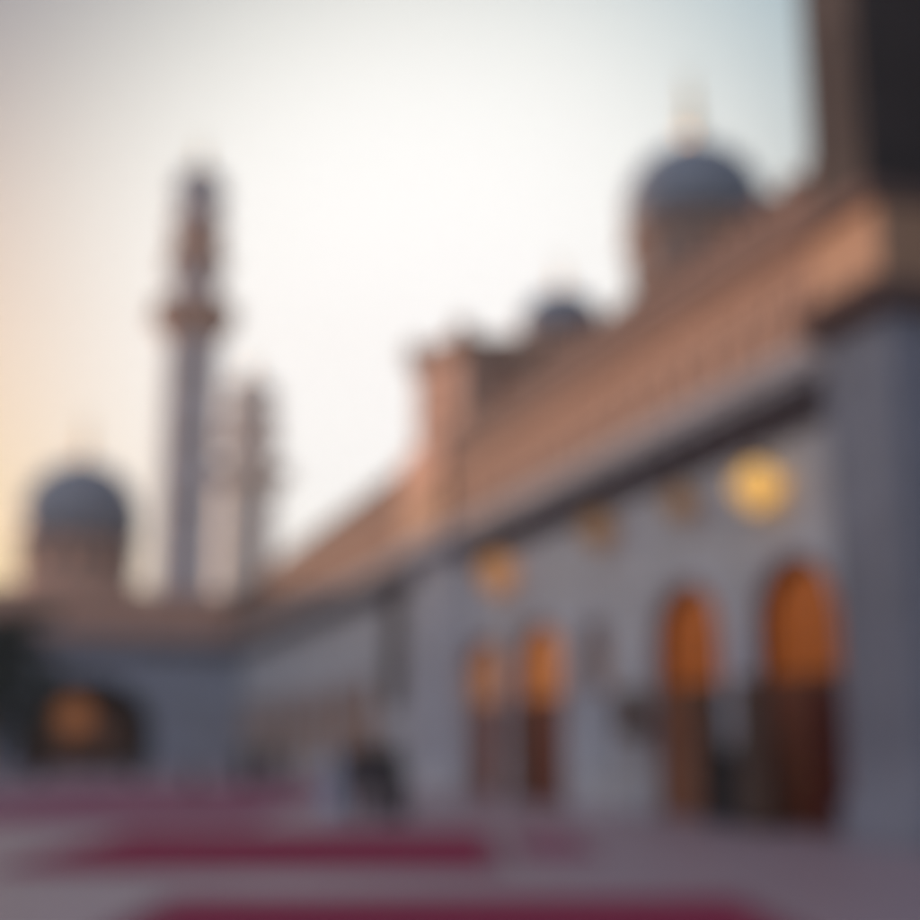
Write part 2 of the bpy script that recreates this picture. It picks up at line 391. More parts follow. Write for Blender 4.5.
# ------------------------------------------------------------------ gate wing across the end of the court, with its dome
Xc = x_on(84, Y_end)
gate = thing('gate_building', 'gate building closing the court, with a wide dark arch under a slate dome', 'building', (Xc, Y_end, 0), 0)
uL, uR = -34.0, FX-Xc-0.02
bmw = bmesh.new(); bmr = bmesh.new()
arch_wall(bmw, -5.4, 5.4, 8.35, 0, 4.5, 2.2, 6.2, 0, 0.9)
arch_ring(bmr, 0, 4.52, 0.35, 2.2, 6.23, -0.1, -0.003, 0.0)
sides = []
k = -5.4
while k-5.2 > uL: sides.append((k-5.2, k)); k -= 5.2
sides.append((5.4, uR))
for a0, a1 in sides:
    if a1 == uR:
        box(bmw, a0, a1, 0, 0.9, 0, 8.35)
    else:
        c = (a0+a1)/2; arch_wall(bmw, a0, a1, 8.35, c, 1.7, 2.7, 5.0, 0, 0.9)
        window(gate, c, 1.7, 0.05, 2.7, 5.0, 0.6, 'amber_far')
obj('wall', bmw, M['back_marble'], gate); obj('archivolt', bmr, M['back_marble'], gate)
# deep vaulted passage behind the wide arch
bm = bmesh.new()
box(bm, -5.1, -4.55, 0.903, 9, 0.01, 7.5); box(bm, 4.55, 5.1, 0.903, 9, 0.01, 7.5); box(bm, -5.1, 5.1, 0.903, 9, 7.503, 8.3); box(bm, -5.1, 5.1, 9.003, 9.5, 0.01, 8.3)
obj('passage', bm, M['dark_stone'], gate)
window(gate, 0.0, 3.4, 0.5, 2.2, 4.6, 8.6, 'amber_low')
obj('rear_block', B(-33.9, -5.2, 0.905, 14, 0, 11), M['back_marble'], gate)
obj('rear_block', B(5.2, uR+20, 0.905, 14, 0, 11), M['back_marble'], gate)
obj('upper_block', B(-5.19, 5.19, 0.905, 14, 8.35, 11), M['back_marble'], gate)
entablature(gate, uL, uR-0.9, mats=('back_marble', 'peach_lit_stone', 'peach_lit_stone'))
obj('roof', B(-33.9, uR+20, 0.3, 14, 11.003, 11.15), M['sand_dark'], gate)
def onion(r, h, z0, bulge=1.08):
    P = [(r*0.93, z0)]
    for i in range(1, 15):
        t = i/14
        a = -0.32+t*(PI/2+0.32)
        rr = r*bulge*math.cos(a)**0.92 if t < 1 else 0
        zz = z0+h*(math.sin(a)+math.sin(0.32))/(1+math.sin(0.32))
        P.append((rr if t < 1 else 0, zz+(0.06*h if t == 1 else 0)))
    return P
def dome_on(root, name_drum, cx, cy, z0, zb, r, h, n=32, drum='sand_dark', fin=2.4):
    bm = L([(r*1.0, z0), (r*1.0, zb-0.7), (r*1.1, zb-0.5), (r*1.1, zb-0.2), (r*0.96, zb)], n)
    d = obj(name_drum, bm, M[drum], root, loc=(cx, cy, 0))
    for i in range(12):
        a = 2*PI*i/12
        b2 = bmesh.new(); arch_slab(b2, 0, r*0.14, zb-2.3, zb-1.3, zb-0.95, -0.05, 0.02)
        obj('niche', b2, M['soffit'], d, loc=(r*math.sin(a), -r*math.cos(a), 0), rot=(0, 0, a))
    dm = obj('dome', L(onion(r, h, zb+0.003), n*2), M['dome'], root, smooth=True, loc=(cx, cy, 0))
    zt = zb+h*1.04
    s = fin/2.4
    fp = [(0.10*s, zt-0.1), (0.10*s, zt+0.2*s), (0.30*s, zt+0.45*s), (0.10*s, zt+0.75*s), (0.08*s, zt+0.9*s), (0.22*s, zt+1.15*s), (0.06*s, zt+1.4*s), (0.05*s, zt+1.6*s), (0.12*s, zt+1.75*s), (0.03*s, zt+1.9*s), (0, zt+2.4*s)]
    obj('finial', L(fp, 16), M['gold'], dm, smooth=True)
dg = at(79, 545, 100); b0 = at(79, 545, 100).z; tp = at(79, 462, 100).z
dome_on(gate, 'drum', dg.x-Xc, dg.y-Y_end, 11.15, b0, 4.3, tp-b0, fin=4.2, drum='peach_lit_stone')
obj('dome_podium', B(dg.x-Xc-5.2, dg.x-Xc+5.2, dg.y-Y_end-3.9, dg.y-Y_end+4.5, 11.153, at(79, 590, 98).z), M['peach_lit_stone'], gate)

# ------------------------------------------------------------------ roof pavilion + two domed lanterns behind the long parapet
def on_roof(px, py, D): return at(px, py, D)
t0 = at(474, 400, 53)
tur = thing('roof_turret', 'square brown stone turret rising above the parapet of the far wing', 'turret', (t0.x, t0.y, 11.16), math.radians(16))
zt = at(474, 347, 53).z-11.16
hw = 1.8
obj('shaft', B(-hw, hw, -hw, hw, 0, zt-1.0), M['peach_lit_stone'], tur, bevel=0.04)
bm = bmesh.new(); box(bm, -hw-0.22, hw+0.22, -hw-0.22, hw+0.22, zt-0.997, zt-0.65)
for sx in (-1, 1):
    for sy in (-1, 1): box(bm, sx*hw-0.3, sx*hw+0.3, sy*hw-0.3, sy*hw+0.3, zt-0.647, zt+0.25)
box(bm, -hw, hw, -hw, hw, zt-0.647, zt-0.1)
obj('crown', bm, M['sand'], tur)
for a in range(4):
    bm = bmesh.new(); arch_slab(bm, 0, 0.5, zt-3.6, zt-2.2, zt-1.6, -hw-0.03, -hw-0.003)
    bm.transform(Matrix.Rotation(a*PI/2, 4, 'Z')); obj('window', bm, M['wood_brown'], tur)
low = at(530, 350, 56)
ped = thing('roof_pavilion', 'low flat roofed pavilion of stone coloured for warm evening light between the turret and the small dome', 'pavilion', (low.x+0.4, low.y, 11.16), math.radians(-8))
zz = low.z-11.16
obj('walls', B(-2.2, 3.2, -2.0, 2.0, 0, zz-0.4), M['peach_lit_stone'], ped, bevel=0.04)
obj('roof', B(-2.4, 3.4, -2.2, 2.2, zz-0.397, zz-0.05), M['peach_lit_stone'], ped, bevel=0.03)
for x in (-1.2, 0.5, 2.2):
    bm = bmesh.new(); arch_slab(bm, x, 0.45, zz-2.6, zz-1.5, zz-1.0, -2.03, -2.003); obj('window', bm, M['wood_brown'], ped)
def lantern_dome(px, base_py, top_py, D, r, label, z0=11.16, fin=2.2):
    c = at(px, base_py, D); t = at(px, top_py, D)
    root = thing('domed_tower', label, 'dome', (c.x, c.y, z0), 0, 'slate domes above the long roof')
    dome_on(root, 'drum', 0, 0, 0, c.z-z0, r, t.z-c.z, drum='sand', fin=fin)
    return root
lantern_dome(562, 340, 292, 62, 2.0, 'small slate dome showing just above the middle of the parapet')
lantern_dome(695, 236, 148, 60, 3.25, 'large slate dome with gilded finial above the parapet near the dark tower', fin=4.6)

# ------------------------------------------------------------------ minarets
def minaret(label, loc, girth=1.48, stone='minaret', red='minaret_red', cap='dome'):
    r = thing('minaret', label, 'minaret', loc, 0, 'minarets beyond the gate')
    w = 1.75
    obj('base', B(-2.6, 2.6, -2.6, 2.6, 0, 14), M[stone], r, bevel=0.08)
    bm = bmesh.new(); box(bm, -w, w, -w, w, 14.003, 42.5)
    for k in range(7):
        for a in range(4):
            b2 = bmesh.new(); arch_ring(b2, 0, 0.7, 0.16, 18+k*3.7, 18.9+k*3.7, -w-0.06, -w-0.003, 16+k*3.7)
            b2.transform(Matrix.Rotation(a*PI/2, 4, 'Z'))
            me = bpy.data.meshes.new('t'); b2.to_mesh(me); b2.free(); bm.from_mesh(me); bpy.data.meshes.remove(me)
    obj('lower_shaft', bm, M[stone], r)
    obj('balcony_corbel', L([(1.9, 42.503), (2.2, 43.2), (2.5, 43.8), (2.9, 44.6), (3.2, 45.2)], 8, PI/8), M[red], r)
    bl = obj('balcony', L([(3.2, 45.203), (3.2, 45.5), (3.05, 45.52), (3.05, 46.6), (2.9, 46.6), (2.9, 45.6), (2.0, 45.6)], 8, PI/8), M[red], r)
    obj('middle_shaft', L([(1.75, 45.603), (1.75, 50.0)], 8, PI/8), M[stone], r)
    obj('gallery', L([(1.9, 50.003), (2.3, 50.7), (2.35, 51.9), (2.2, 51.92), (1.9, 52.0), (1.9, 55.2), (2.2, 55.6)], 8, PI/8), M[red], r)
    obj('upper_shaft', L([(1.7, 55.603), (1.65, 58.6), (2.0, 58.9), (2.0, 59.2), (1.5, 59.3)], 24), M[stone], r)
    dm = obj('dome', L(onion(1.6, 3.0, 59.303), 32), M[cap], r, smooth=True)
    obj('finial', L([(0.14, 62.2), (0.14, 62.8), (0.42, 63.3), (0.14, 63.8), (0.3, 64.3), (0.09, 64.8), (0.2, 65.2), (0.04, 65.6), (0, 66.6)], 16), M['gold'], dm, smooth=True)
    for k in (0, 1, 2):
        bm = bmesh.new(); arch_slab(bm, 0, 0.35, 24+k*7, 25.2+k*7, 25.8+k*7, -w-0.03, -w-0.003); obj('slit_window', bm, M['dark_stone'], r)
    r.scale = (girth, girth, 1)
    return r
m1 = at(181, 600, 130); m1.z = 0
mn = minaret('tall tiered minaret with red balcony, nearer of the two beyond the court', m1)
m2 = at(243, 600, 212); m2.z = 0
minaret('more distant minaret, coloured pale for haze, smaller, to the right of the tall one', m2, 2.4, 'hazed_minaret', 'hazed_rose', 'hazed_minaret')

# ------------------------------------------------------------------ near entrance tower
Y_t0, Y_t1 = Y_near, y_on(921, FX-1.0)
Lt = Y_t0-Y_t1
tw = thing('entrance_tower', 'dark brown tower at the near end of the facade, with a deep unlit recess', 'tower', (FX, Y_t0, 0), -PI/2)
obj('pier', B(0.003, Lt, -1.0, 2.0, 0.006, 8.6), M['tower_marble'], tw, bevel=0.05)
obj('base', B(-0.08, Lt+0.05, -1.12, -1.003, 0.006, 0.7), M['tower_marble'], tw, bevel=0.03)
bm = bmesh.new(); arch_ring(bm, Lt/2, Lt*0.26, 0.1, 7.0, 7.8, -1.05, -1.002, 1.4); obj('moulding', bm, M['tower_marble'], tw)
bm = bmesh.new(); box(bm, -0.14, Lt+0.14, -1.25, 2, 8.603, 8.9); box(bm, -0.2, Lt+0.2, -1.45, 2, 8.903, 9.15)
obj('cornice', bm, M['sand_dark'], tw, bevel=0.03)
obj('capital', B(0.12, Lt+0.1, -1.18, 2, 9.153, 10.5), M['sand_light'], tw, bevel=0.05)
obj('upper_cornice', B(-0.16, Lt+0.16, -1.42, 2, 10.503, 10.8), M['sand_dark'], tw, bevel=0.03)
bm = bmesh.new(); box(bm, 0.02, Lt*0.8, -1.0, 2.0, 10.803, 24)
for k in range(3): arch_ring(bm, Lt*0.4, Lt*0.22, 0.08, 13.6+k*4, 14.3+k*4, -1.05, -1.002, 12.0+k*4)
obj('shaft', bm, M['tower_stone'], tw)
bm = bmesh.new()
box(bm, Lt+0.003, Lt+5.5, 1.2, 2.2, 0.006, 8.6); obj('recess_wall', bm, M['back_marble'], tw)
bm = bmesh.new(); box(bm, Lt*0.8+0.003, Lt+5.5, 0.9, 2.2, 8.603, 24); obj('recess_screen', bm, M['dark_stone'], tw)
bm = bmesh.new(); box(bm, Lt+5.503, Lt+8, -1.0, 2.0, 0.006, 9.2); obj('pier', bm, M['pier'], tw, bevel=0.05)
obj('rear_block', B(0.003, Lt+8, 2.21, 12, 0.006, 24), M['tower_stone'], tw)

# ------------------------------------------------------------------ wing on the sun's side of the court (out of frame; raised and lengthened to shade the court)
ow = thing('unseen_shading_wing', 'unseen long marble wing on the sunset side, sized to shade the court', 'building', (-34.0, -28, 2.9), PI/2)
bmw = bmesh.new()
for i in range(28): arch_wall(bmw, i*5.5, (i+1)*5.5, 8.35, (i+0.5)*5.5, 1.6, 3.4, 5.0, 0, 0.7)
obj('wall', bmw, M['marble'], ow)
obj('rear_block', B(0, 154, 0.703, 10, 0, 11.2), M['marble'], ow)
entablature(ow, 0, 154)
obj('shade_raising_podium', B(-0.5, 154.5, -0.4, 10.5, -2.9, -0.003), M['marble'], ow)  # lifts the unseen wing so its shade climbs higher

# ------------------------------------------------------------------ lanterns hanging under the eaves
def lantern(px, py, size, glass, label):
    Xl = FX-0.42
    Yl = y_on(px, Xl, py); D = Yl*ct+Xl*st; z = at(px, py, D).z
    r = thing('hanging_lantern', label, 'lantern', (Xl, Yl, z), random.uniform(0, 1), 'lanterns hanging under the eaves')
    s = size
    gl = obj('glass', L([(0, -0.5*s), (0.26*s, -0.40*s), (0.46*s, -0.12*s), (0.46*s, 0.12*s), (0.26*s, 0.40*s), (0.08*s, 0.48*s)], 8), M[glass], r)
    bm = bmesh.new()
    for i in range(8):
        a = 2*PI*i/8
        pts = [Vector((q*s*1.04*math.cos(a), q*s*1.04*math.sin(a), z_*s)) for q, z_ in ((0.27, -0.41), (0.48, -0.12), (0.48, 0.12), (0.27, 0.41))]
        for p, q in zip(pts, pts[1:]):
            t = (q-p).normalized(); nrm = Vector((math.cos(a+PI/2), math.sin(a+PI/2), 0)); k = t.cross(nrm)
            w = 0.014
            vs = [bm.verts.new(b+nrm*w*sa+k*w*sb) for b in (p, q) for sa, sb in ((-1, -1), (1, -1), (1, 1), (-1, 1))]
            for f in ((0, 1, 5, 4), (1, 2, 6, 5), (2, 3, 7, 6), (3, 0, 4, 7), (0, 3, 2, 1), (4, 5, 6, 7)): bm.faces.new([vs[j] for j in f])
    obj('cage', bm, M['bronze'], r)
    zc = 8.35-0.11-z
    obj('cap', L([(0.27*s, 0.40*s), (0.16*s, 0.52*s), (0.05*s, 0.62*s), (0.02, 0.66*s)], 16), M['bronze'], r, smooth=True)
    obj('chain', L([(0.012, 0.66*s), (0.012, zc)], 8), M['bronze'], r)
    obj('finial', L([(0, -0.66*s), (0.05*s, -0.58*s), (0.03*s, -0.5*s), (0.06*s, -0.47*s)], 12), M['bronze'], r, smooth=True)
    return r
lantern(757, 486, 1.05, 'lamp_bright', 'brightest yellow lantern, hanging above the near lit doorways')
lantern(679, 503, 0.75, 'lamp_low', 'dim lantern next along from the brightest yellow one')
lantern(597, 530, 0.95, 'lamp_low', 'soft amber lantern above the grey niche window')
lantern(497, 573, 1.3, 'lamp_mid', 'pale orange lantern beside the projecting marble pier')
gl_ = at(74, 716, 97)
r = thing('gate_lantern', 'large orange lantern hanging inside the wide gate arch', 'lantern', gl_)
obj('glass', L([(0, -1.25), (0.8, -1.0), (1.3, -0.3), (1.3, 0.3), (0.8, 1.0), (0.2, 1.25)], 12), M['lamp_gate'], r)
obj('cap', L([(0.5, 1.25), (0.3, 1.5), (0.05, 1.7)], 12), M['bronze'], r)
obj('chain', L([(0.03, 1.7), (0.03, 7.5-gl_.z)], 8), M['bronze'], r)

# ------------------------------------------------------------------ carved timber screens standing between the doorways
def screen(px, label, w=1.6, h=2.75, off=0.75, legs=True):
    Xs = FX-off; Ys = y_on(px, Xs, 800)
    r = thing('timber_screen', label, 'screen', (Xs, Ys, 0.006), -PI/2, 'timber screens along the facade')
    for i, s in enumerate((-1, 1)):
        a = 0.28*s
        p = thing_part = bpy.data.objects.new('panel', None)
        bm = bmesh.new(); ww = w/2
        x0, x1 = (-ww, 0) if s < 0 else (0, ww)
        box(bm, x0, x0+0.07, -0.02, 0.02, 0.02, h); box(bm, x1-0.07, x1, -0.02, 0.02, 0.02, h)
        for z in (0.1, 0.9, h-0.55, h-0.08): box(bm, x0+0.071, x1-0.071, -0.018, 0.018, z, z+0.07)
        box(bm, x0+0.071, x1-0.071, -0.008, 0.008, 0.17, 0.899)
        n = 6
        for k in range(n):
            x = x0+0.1+(ww-0.2)*(k+0.5)/n
            box(bm, x-0.025, x+0.025, -0.01, 0.01, 0.971, h-0.551)
        z = 1.1
        while z < h-0.6: box(bm, x0+0.072, x1-0.072, -0.014, -0.0105, z, z+0.05); z += 0.14
        box(bm, x0+0.071, x1-0.071, -0.007, 0.007, h-0.479, h-0.081)
        o = obj('panel', bm, M['screen'], r, rot=(0, 0, a))
        bpy.data.objects.remove(p)
    return r
screen(748, 'walnut lattice screen between the two doorways nearest the tower', 1.3, 2.9)
Xb = FX-0.5; Yb = y_on(630, Xb, 800)
nb = thing('notice_board', 'dark wooden notice board on two thin posts beside the grey niche', 'board', (Xb, Yb, 0.006), -PI/2)
obj('board', B(-0.72, 0.72, -0.03, 0.03, 1.85, 2.85), M['screen'], nb, bevel=0.01)
obj('board_frame', B(-0.78, 0.78, 0.033, 0.06, 1.79, 2.91), M['bronze'], nb, bevel=0.01)
for s_ in (-1, 1): obj('post', L([(0.11, 0), (0.11, 0.03), (0.025, 0.05), (0.025, 1.787)], 12), M['bronze'], nb, loc=(s_*0.6, 0.045, 0))
screen(513, 'walnut lattice screen between the paired far doorways', 0.9, 2.7)

# ------------------------------------------------------------------ carpets
def rug(px0, py0, px1, py1, label, m='rug', edge='rug_edge', pxb=None):
    p0, p1 = ground(px0, py0), ground(px1, py1)
    a = ground(px0, (py0+py1)/2); b = ground(px1, (py0+py1)/2)
    mid = (a+b)/2; w = (b-a).length; ang = math.atan2((b-a).y, (b-a).x)
    dd = ground((px0+px1)/2, py0)-ground((px0+px1)/2, py1)
    h = abs(dd.dot(Vector((-math.sin(ang), math.cos(ang), 0))))
    r = thing('carpet', label, 'carpet', (mid.x, mid.y, 0.008), ang, 'carpets laid on the paving')
    obj('field', B(-w/2+0.25, w/2-0.25, -h/2+0.25, h/2-0.25, 0, 0.018), M[m], r)
    bm = bmesh.new()
    box(bm, -w/2, w/2, -h/2, -h/2+0.247, 0, 0.015); box(bm, -w/2, w/2, h/2-0.247, h/2, 0, 0.015)
    box(bm, -w/2, -w/2+0.247, -h/2+0.25, h/2-0.25, 0, 0.015); box(bm, w/2-0.247, w/2, -h/2+0.25, h/2-0.25, 0, 0.015)
    obj('border', bm, M[edge], r)
rug(66, 829, 500, 868, 'crimson carpet across the middle of the court')
rug(512, 833, 590, 858, 'small faded rose rug lying off the right end of the crimson carpet', 'rug_pale')
rug(110, 893, 800, 960, 'broad crimson carpet closest to the viewer, cut by the picture edge')
rug(-40, 784, 318, 816, 'wide faded rose carpet laid beyond the crimson one', 'rug_pale', 'rug_edge2')

# ------------------------------------------------------------------ people
def skin_obj(name, verts, edges_, radii, m, parent, root=0, sub=1):
    me = bpy.data.meshes.new(name); me.from_pydata(verts, edges_, []); me.update()
    o = bpy.data.objects.new(name, me); C.objects.link(o); o.parent = parent
    md = o.modifiers.new('skin', 'SKIN'); md.use_smooth_shade = True
    sv = me.skin_vertices[0].data if me.skin_vertices else None
    if sv is None:
        bpy.context.view_layer.objects.active = o
        me.attributes.new('skin_vertex', 'FLOAT', 'POINT')
        sv = me.skin_vertices[0].data
    for i, r_ in enumerate(radii): sv[i].radius = (r_, r_) if not isinstance(r_, tuple) else r_; sv[i].use_root = (i == root)
    s = o.modifiers.new('sub', 'SUBSURF'); s.levels = sub; s.render_levels = sub
    dg = bpy.context.evaluated_depsgraph_get(); dg.update()
    ev = o.evaluated_get(dg); nm = bpy.data.meshes.new_from_object(ev)
    o.modifiers.clear(); o.data = nm; bpy.data.meshes.remove(me)
    nm.materials.clear(); nm.materials.append(m)
    for p in nm.polygons: p.use_smooth = True
    return o
def skeleton(stride=0.12, swing=0.1, arm_out=0.05):
    V, E, R = [], [], []
    def add(p, r, prev=None):
        V.append(p); R.append(r)
        if prev is not None: E.append((prev, len(V)-1))
        return len(V)-1
    pel = add((0, 0, 0.95), (0.155, 0.11)); wa = add((0, 0, 1.10), (0.135, 0.10), pel); ch = add((0, 0.0, 1.30), (0.165, 0.115), wa)
    nb = add((0, 0.0, 1.46), (0.075, 0.07), ch); nk = add((0, -0.01, 1.53), (0.058, 0.058), nb)
    hd = add((0, -0.02, 1.60), (0.072, 0.085), nk); h2 = add((0, -0.015, 1.68), (0.078, 0.098), hd); add((0, -0.01, 1.755), (0.055, 0.065), h2)
    add((0, -0.125, 1.625), 0.010, hd)                                     # nose
    legs, arms = [], []
    for s in (-1, 1):
        hp = add((s*0.095, 0, 0.88), 0.095, pel); kn = add((s*0.10, -0.03+s*stride*0.35, 0.49), 0.058, hp)
        an = add((s*0.10, s*stride, 0.09), 0.038, kn); hl = add((s*0.10, s*stride, 0.035), 0.034, an); add((s*0.115, s*stride-0.17, 0.025), 0.026, hl)
        legs += [hp, kn, an]
        sh = add((s*0.185, 0, 1.41), 0.058, ch); el = add((s*(0.235+arm_out), s*swing*0.3+0.02, 1.12), 0.042, sh)
        wr = add((s*(0.245+arm_out), -s*swing-0.06, 0.87), 0.027, el); pm = add((s*(0.245+arm_out), -s*swing-0.075, 0.80), (0.034, 0.018), wr)
        bx, by = s*(0.245+arm_out), -s*swing-0.08
        for k, ln in enumerate((0.075, 0.085, 0.08, 0.062)):
            f1 = add((bx-s*0.004, by+0.027-k*0.018, 0.765), 0.0085, pm); add((bx-s*0.02, by+0.022-k*0.018, 0.765-ln), 0.007, f1)
        th = add((bx-s*0.01, by-0.04, 0.80), 0.009, pm); add((bx-s*0.02, by-0.052, 0.76), 0.008, th)
        arms += [sh, el, wr]
    return V, E, R
def sub_skel(V, E, R, keep, grow):
    idx = {k: i for i, k in enumerate(keep)}
    vv = [V[k] for k in keep]; ee = [(idx[a], idx[b]) for a, b in E if a in idx and b in idx]
    rr = [(R[k][0]+grow, R[k][1]+grow) if isinstance(R[k], tuple) else R[k]+grow for k in keep]
    return vv, ee, rr
def robe_bm(rng, top=1.45, w0=0.20, w1=0.34, z0=0.03):
    bm = bmesh.new(); n = 40; rings = []
    ph = rng.uniform(0, 6)
    prof = [(top, 0.09, 0.08), (top-0.06, w0, 0.12), (1.25, w0+0.01, 0.15), (1.0, w0, 0.15), (0.7, w0+0.04, 0.19), (0.35, (w0+w1)/2+0.03, 0.24), (z0, w1, 0.28)]
    for z, rx, ry in prof:
        f = max(0, (1.2-z))*0.035
        rings.append([bm.verts.new(((rx+f*math.sin(7*t+ph))*math.cos(t), (ry+f*math.sin(7*t+ph))*math.sin(t), z)) for t in [2*PI*i/n for i in range(n)]])
    for a, b in zip(rings, rings[1:]):
        for i in range(n): bm.faces.new((a[i], a[(i+1) % n], b[(i+1) % n], b[i]))
    bm.faces.new(rings[0])
    return bm
def person(px, feet_py, label, outfit, height=1.75, rz=0.0, cols=None, seed=1, group=None):
    rng = random.Random(seed)
    g = ground(px, feet_py); g.z = 0.008
    r = thing('person', label, 'person', g, rz, group)
    V, E, R = skeleton(0.10 if outfit != 'robe' else 0.04, 0.08, rng.uniform(0.0, 0.05))
    body = skin_obj('body', V, E, R, M['skin'], r, 0, 1)
    for s in (-1, 1):
        bm = bmesh.new(); bmesh.ops.create_uvsphere(bm, u_segments=10, v_segments=8, radius=0.013)
        obj('eye', bm, M['eye'], body, smooth=True, loc=(s*0.032, -0.098, 1.665))
        bm = bmesh.new(); box(bm, s*0.11-0.05, s*0.11+0.05, -0.18, 0.06, 0.0, 0.075)
        fy = s*(0.10 if outfit != 'robe' else 0.04)
        obj('shoe', bm, M['shoe'], r, loc=(0, fy, 0), bevel=0.025)
    top_keep = [0, 1, 2, 3]; n_leg = []
    # indices per side: 9 verts of head/torso then 5 leg + 3 arm + palm + 8 finger + 2 thumb
    b0, per = 9, 5+3+1+8+2
    arm_idx = [b0+per*k+5+j for k in (0, 1) for j in range(3)]
    leg_idx = [b0+per*k+j for k in (0, 1) for j in range(3)]
    if outfit == 'robe':
        obj('robe', robe_bm(rng), M[cols[0]], r, smooth=True)
        vv, ee, rr = sub_skel(V, E, R, [2]+arm_idx, 0.035)
        skin_obj('sleeves', vv, ee, rr, M[cols[0]], r, 0, 1)
    else:
        vv, ee, rr = sub_skel(V, E, R, [1, 0, 2, 3]+arm_idx, 0.022)
        skin_obj('jacket', vv, ee, rr, M[cols[0]], r, 0, 1)
        vv, ee, rr = sub_skel(V, E, R, [0]+leg_idx, 0.022)
        skin_obj('trousers', vv, ee, rr, M[cols[1]], r, 0, 1)
    # head covering or hair: a cap following the skull, open at the face
    bm = bmesh.new(); bmesh.ops.create_uvsphere(bm, u_segments=24, v_segments=16, radius=1.0)
    kill = [v for v in bm.verts if (v.co.y < -0.35 and v.co.z < 0.42) or v.co.z < (-0.75 if cols[-1] != 'hair' else -0.25)]
    bmesh.ops.delete(bm, geom=kill, context='VERTS')
    k = 1.0 if cols[-1] == 'hair' else 1.08
    bmesh.ops.scale(bm, vec=(0.096*k, 0.118*k, 0.125*k), verts=bm.verts)
    hh = obj('hair' if cols[-1] == 'hair' else 'headscarf', bm, M[cols[-1]], body, smooth=True, loc=(0, -0.005, 1.675))
    md = hh.modifiers.new('thick', 'SOLIDIFY'); md.thickness = 0.012
    if cols[-1] != 'hair':
        bm = L([(0.07, 1.62), (0.11, 1.55), (0.16, 1.46), (0.20, 1.38)], 24); bmesh.ops.scale(bm, vec=(1, 0.75, 1), verts=bm.verts)
        obj('scarf_drape', bm, M[cols[-1]], body, smooth=True)
    k = height/1.79
    r.scale = (k, k, k)
    return r
person(394, 819, 'person in a long black robe, walking beside a person in navy', 'robe', 1.72, 0.6, ('cloth_black', 'cloth_black'), 1, 'visitors in the court')
person(355, 818, 'person in navy jacket and black trousers next to the black robe', 'suit', 1.82, 0.3, ('cloth_navy', 'cloth_black', 'hair'), 2, 'visitors in the court')
person(376, 812, 'person in black jacket half hidden between the navy jacket and black robe', 'suit', 1.86, 2.8, ('cloth_black', 'cloth_grey', 'hair'), 8, 'visitors in the court')
person(333, 813, 'person in a pale blue robe at the edge of the middle group', 'robe', 1.55, 1.2, ('cloth_white', 'cloth_white'), 3, 'visitors in the court')
person(266, 787, 'person in dark jacket and grey trousers, in the distant pair', 'suit', 1.8, 2.6, ('cloth_black', 'cloth_grey', 'hair'), 4, 'visitors in the court')
person(244, 787, 'person in a long black robe, in the distant pair', 'robe', 1.7, 3.6, ('cloth_black', 'cloth_black'), 5, 'visitors in the court')
person(194, 801, 'small child in plum clothes standing alone on the paving', 'suit', 1.05, 0.9, ('cloth_plum', 'cloth_plum', 'hair'), 6, 'visitors in the court')
person(742, 826, 'person in a charcoal robe by the screen near the tower end', 'robe', 1.75, 0.2, ('cloth_grey', 'cloth_black'), 7, 'visitors by the doorways')
person(722, 824, 'person in a long black robe just outside the open black door leaf', 'robe', 1.85, -0.5, ('cloth_black', 'cloth_black'), 9, 'visitors by the doorways')

person(279, 788, 'person in plum jacket and black trousers, right of the distant pair', 'suit', 1.78, 1.6, ('cloth_plum', 'cloth_black', 'hair'), 11, 'visitors in the court')
person(38, 779, 'person in a long black robe near the tree and gate arch', 'robe', 1.7, 0.4, ('cloth_black', 'cloth_black'), 12, 'visitors by the gate')
person(104, 778, 'person in navy jacket walking in front of the gate arch', 'suit', 1.8, 2.0, ('cloth_navy', 'cloth_black', 'hair'), 13, 'visitors by the gate')
person(136, 780, 'person in a charcoal robe at the right side of the gate arch', 'robe', 1.72, 2.7, ('cloth_grey', 'cloth_black'), 14, 'visitors by the gate')
person(762, 829, 'person in a long black robe on the tower side of the charcoal robe', 'robe', 1.8, 0.9, ('cloth_black', 'cloth_black'), 10, 'visitors by the doorways')

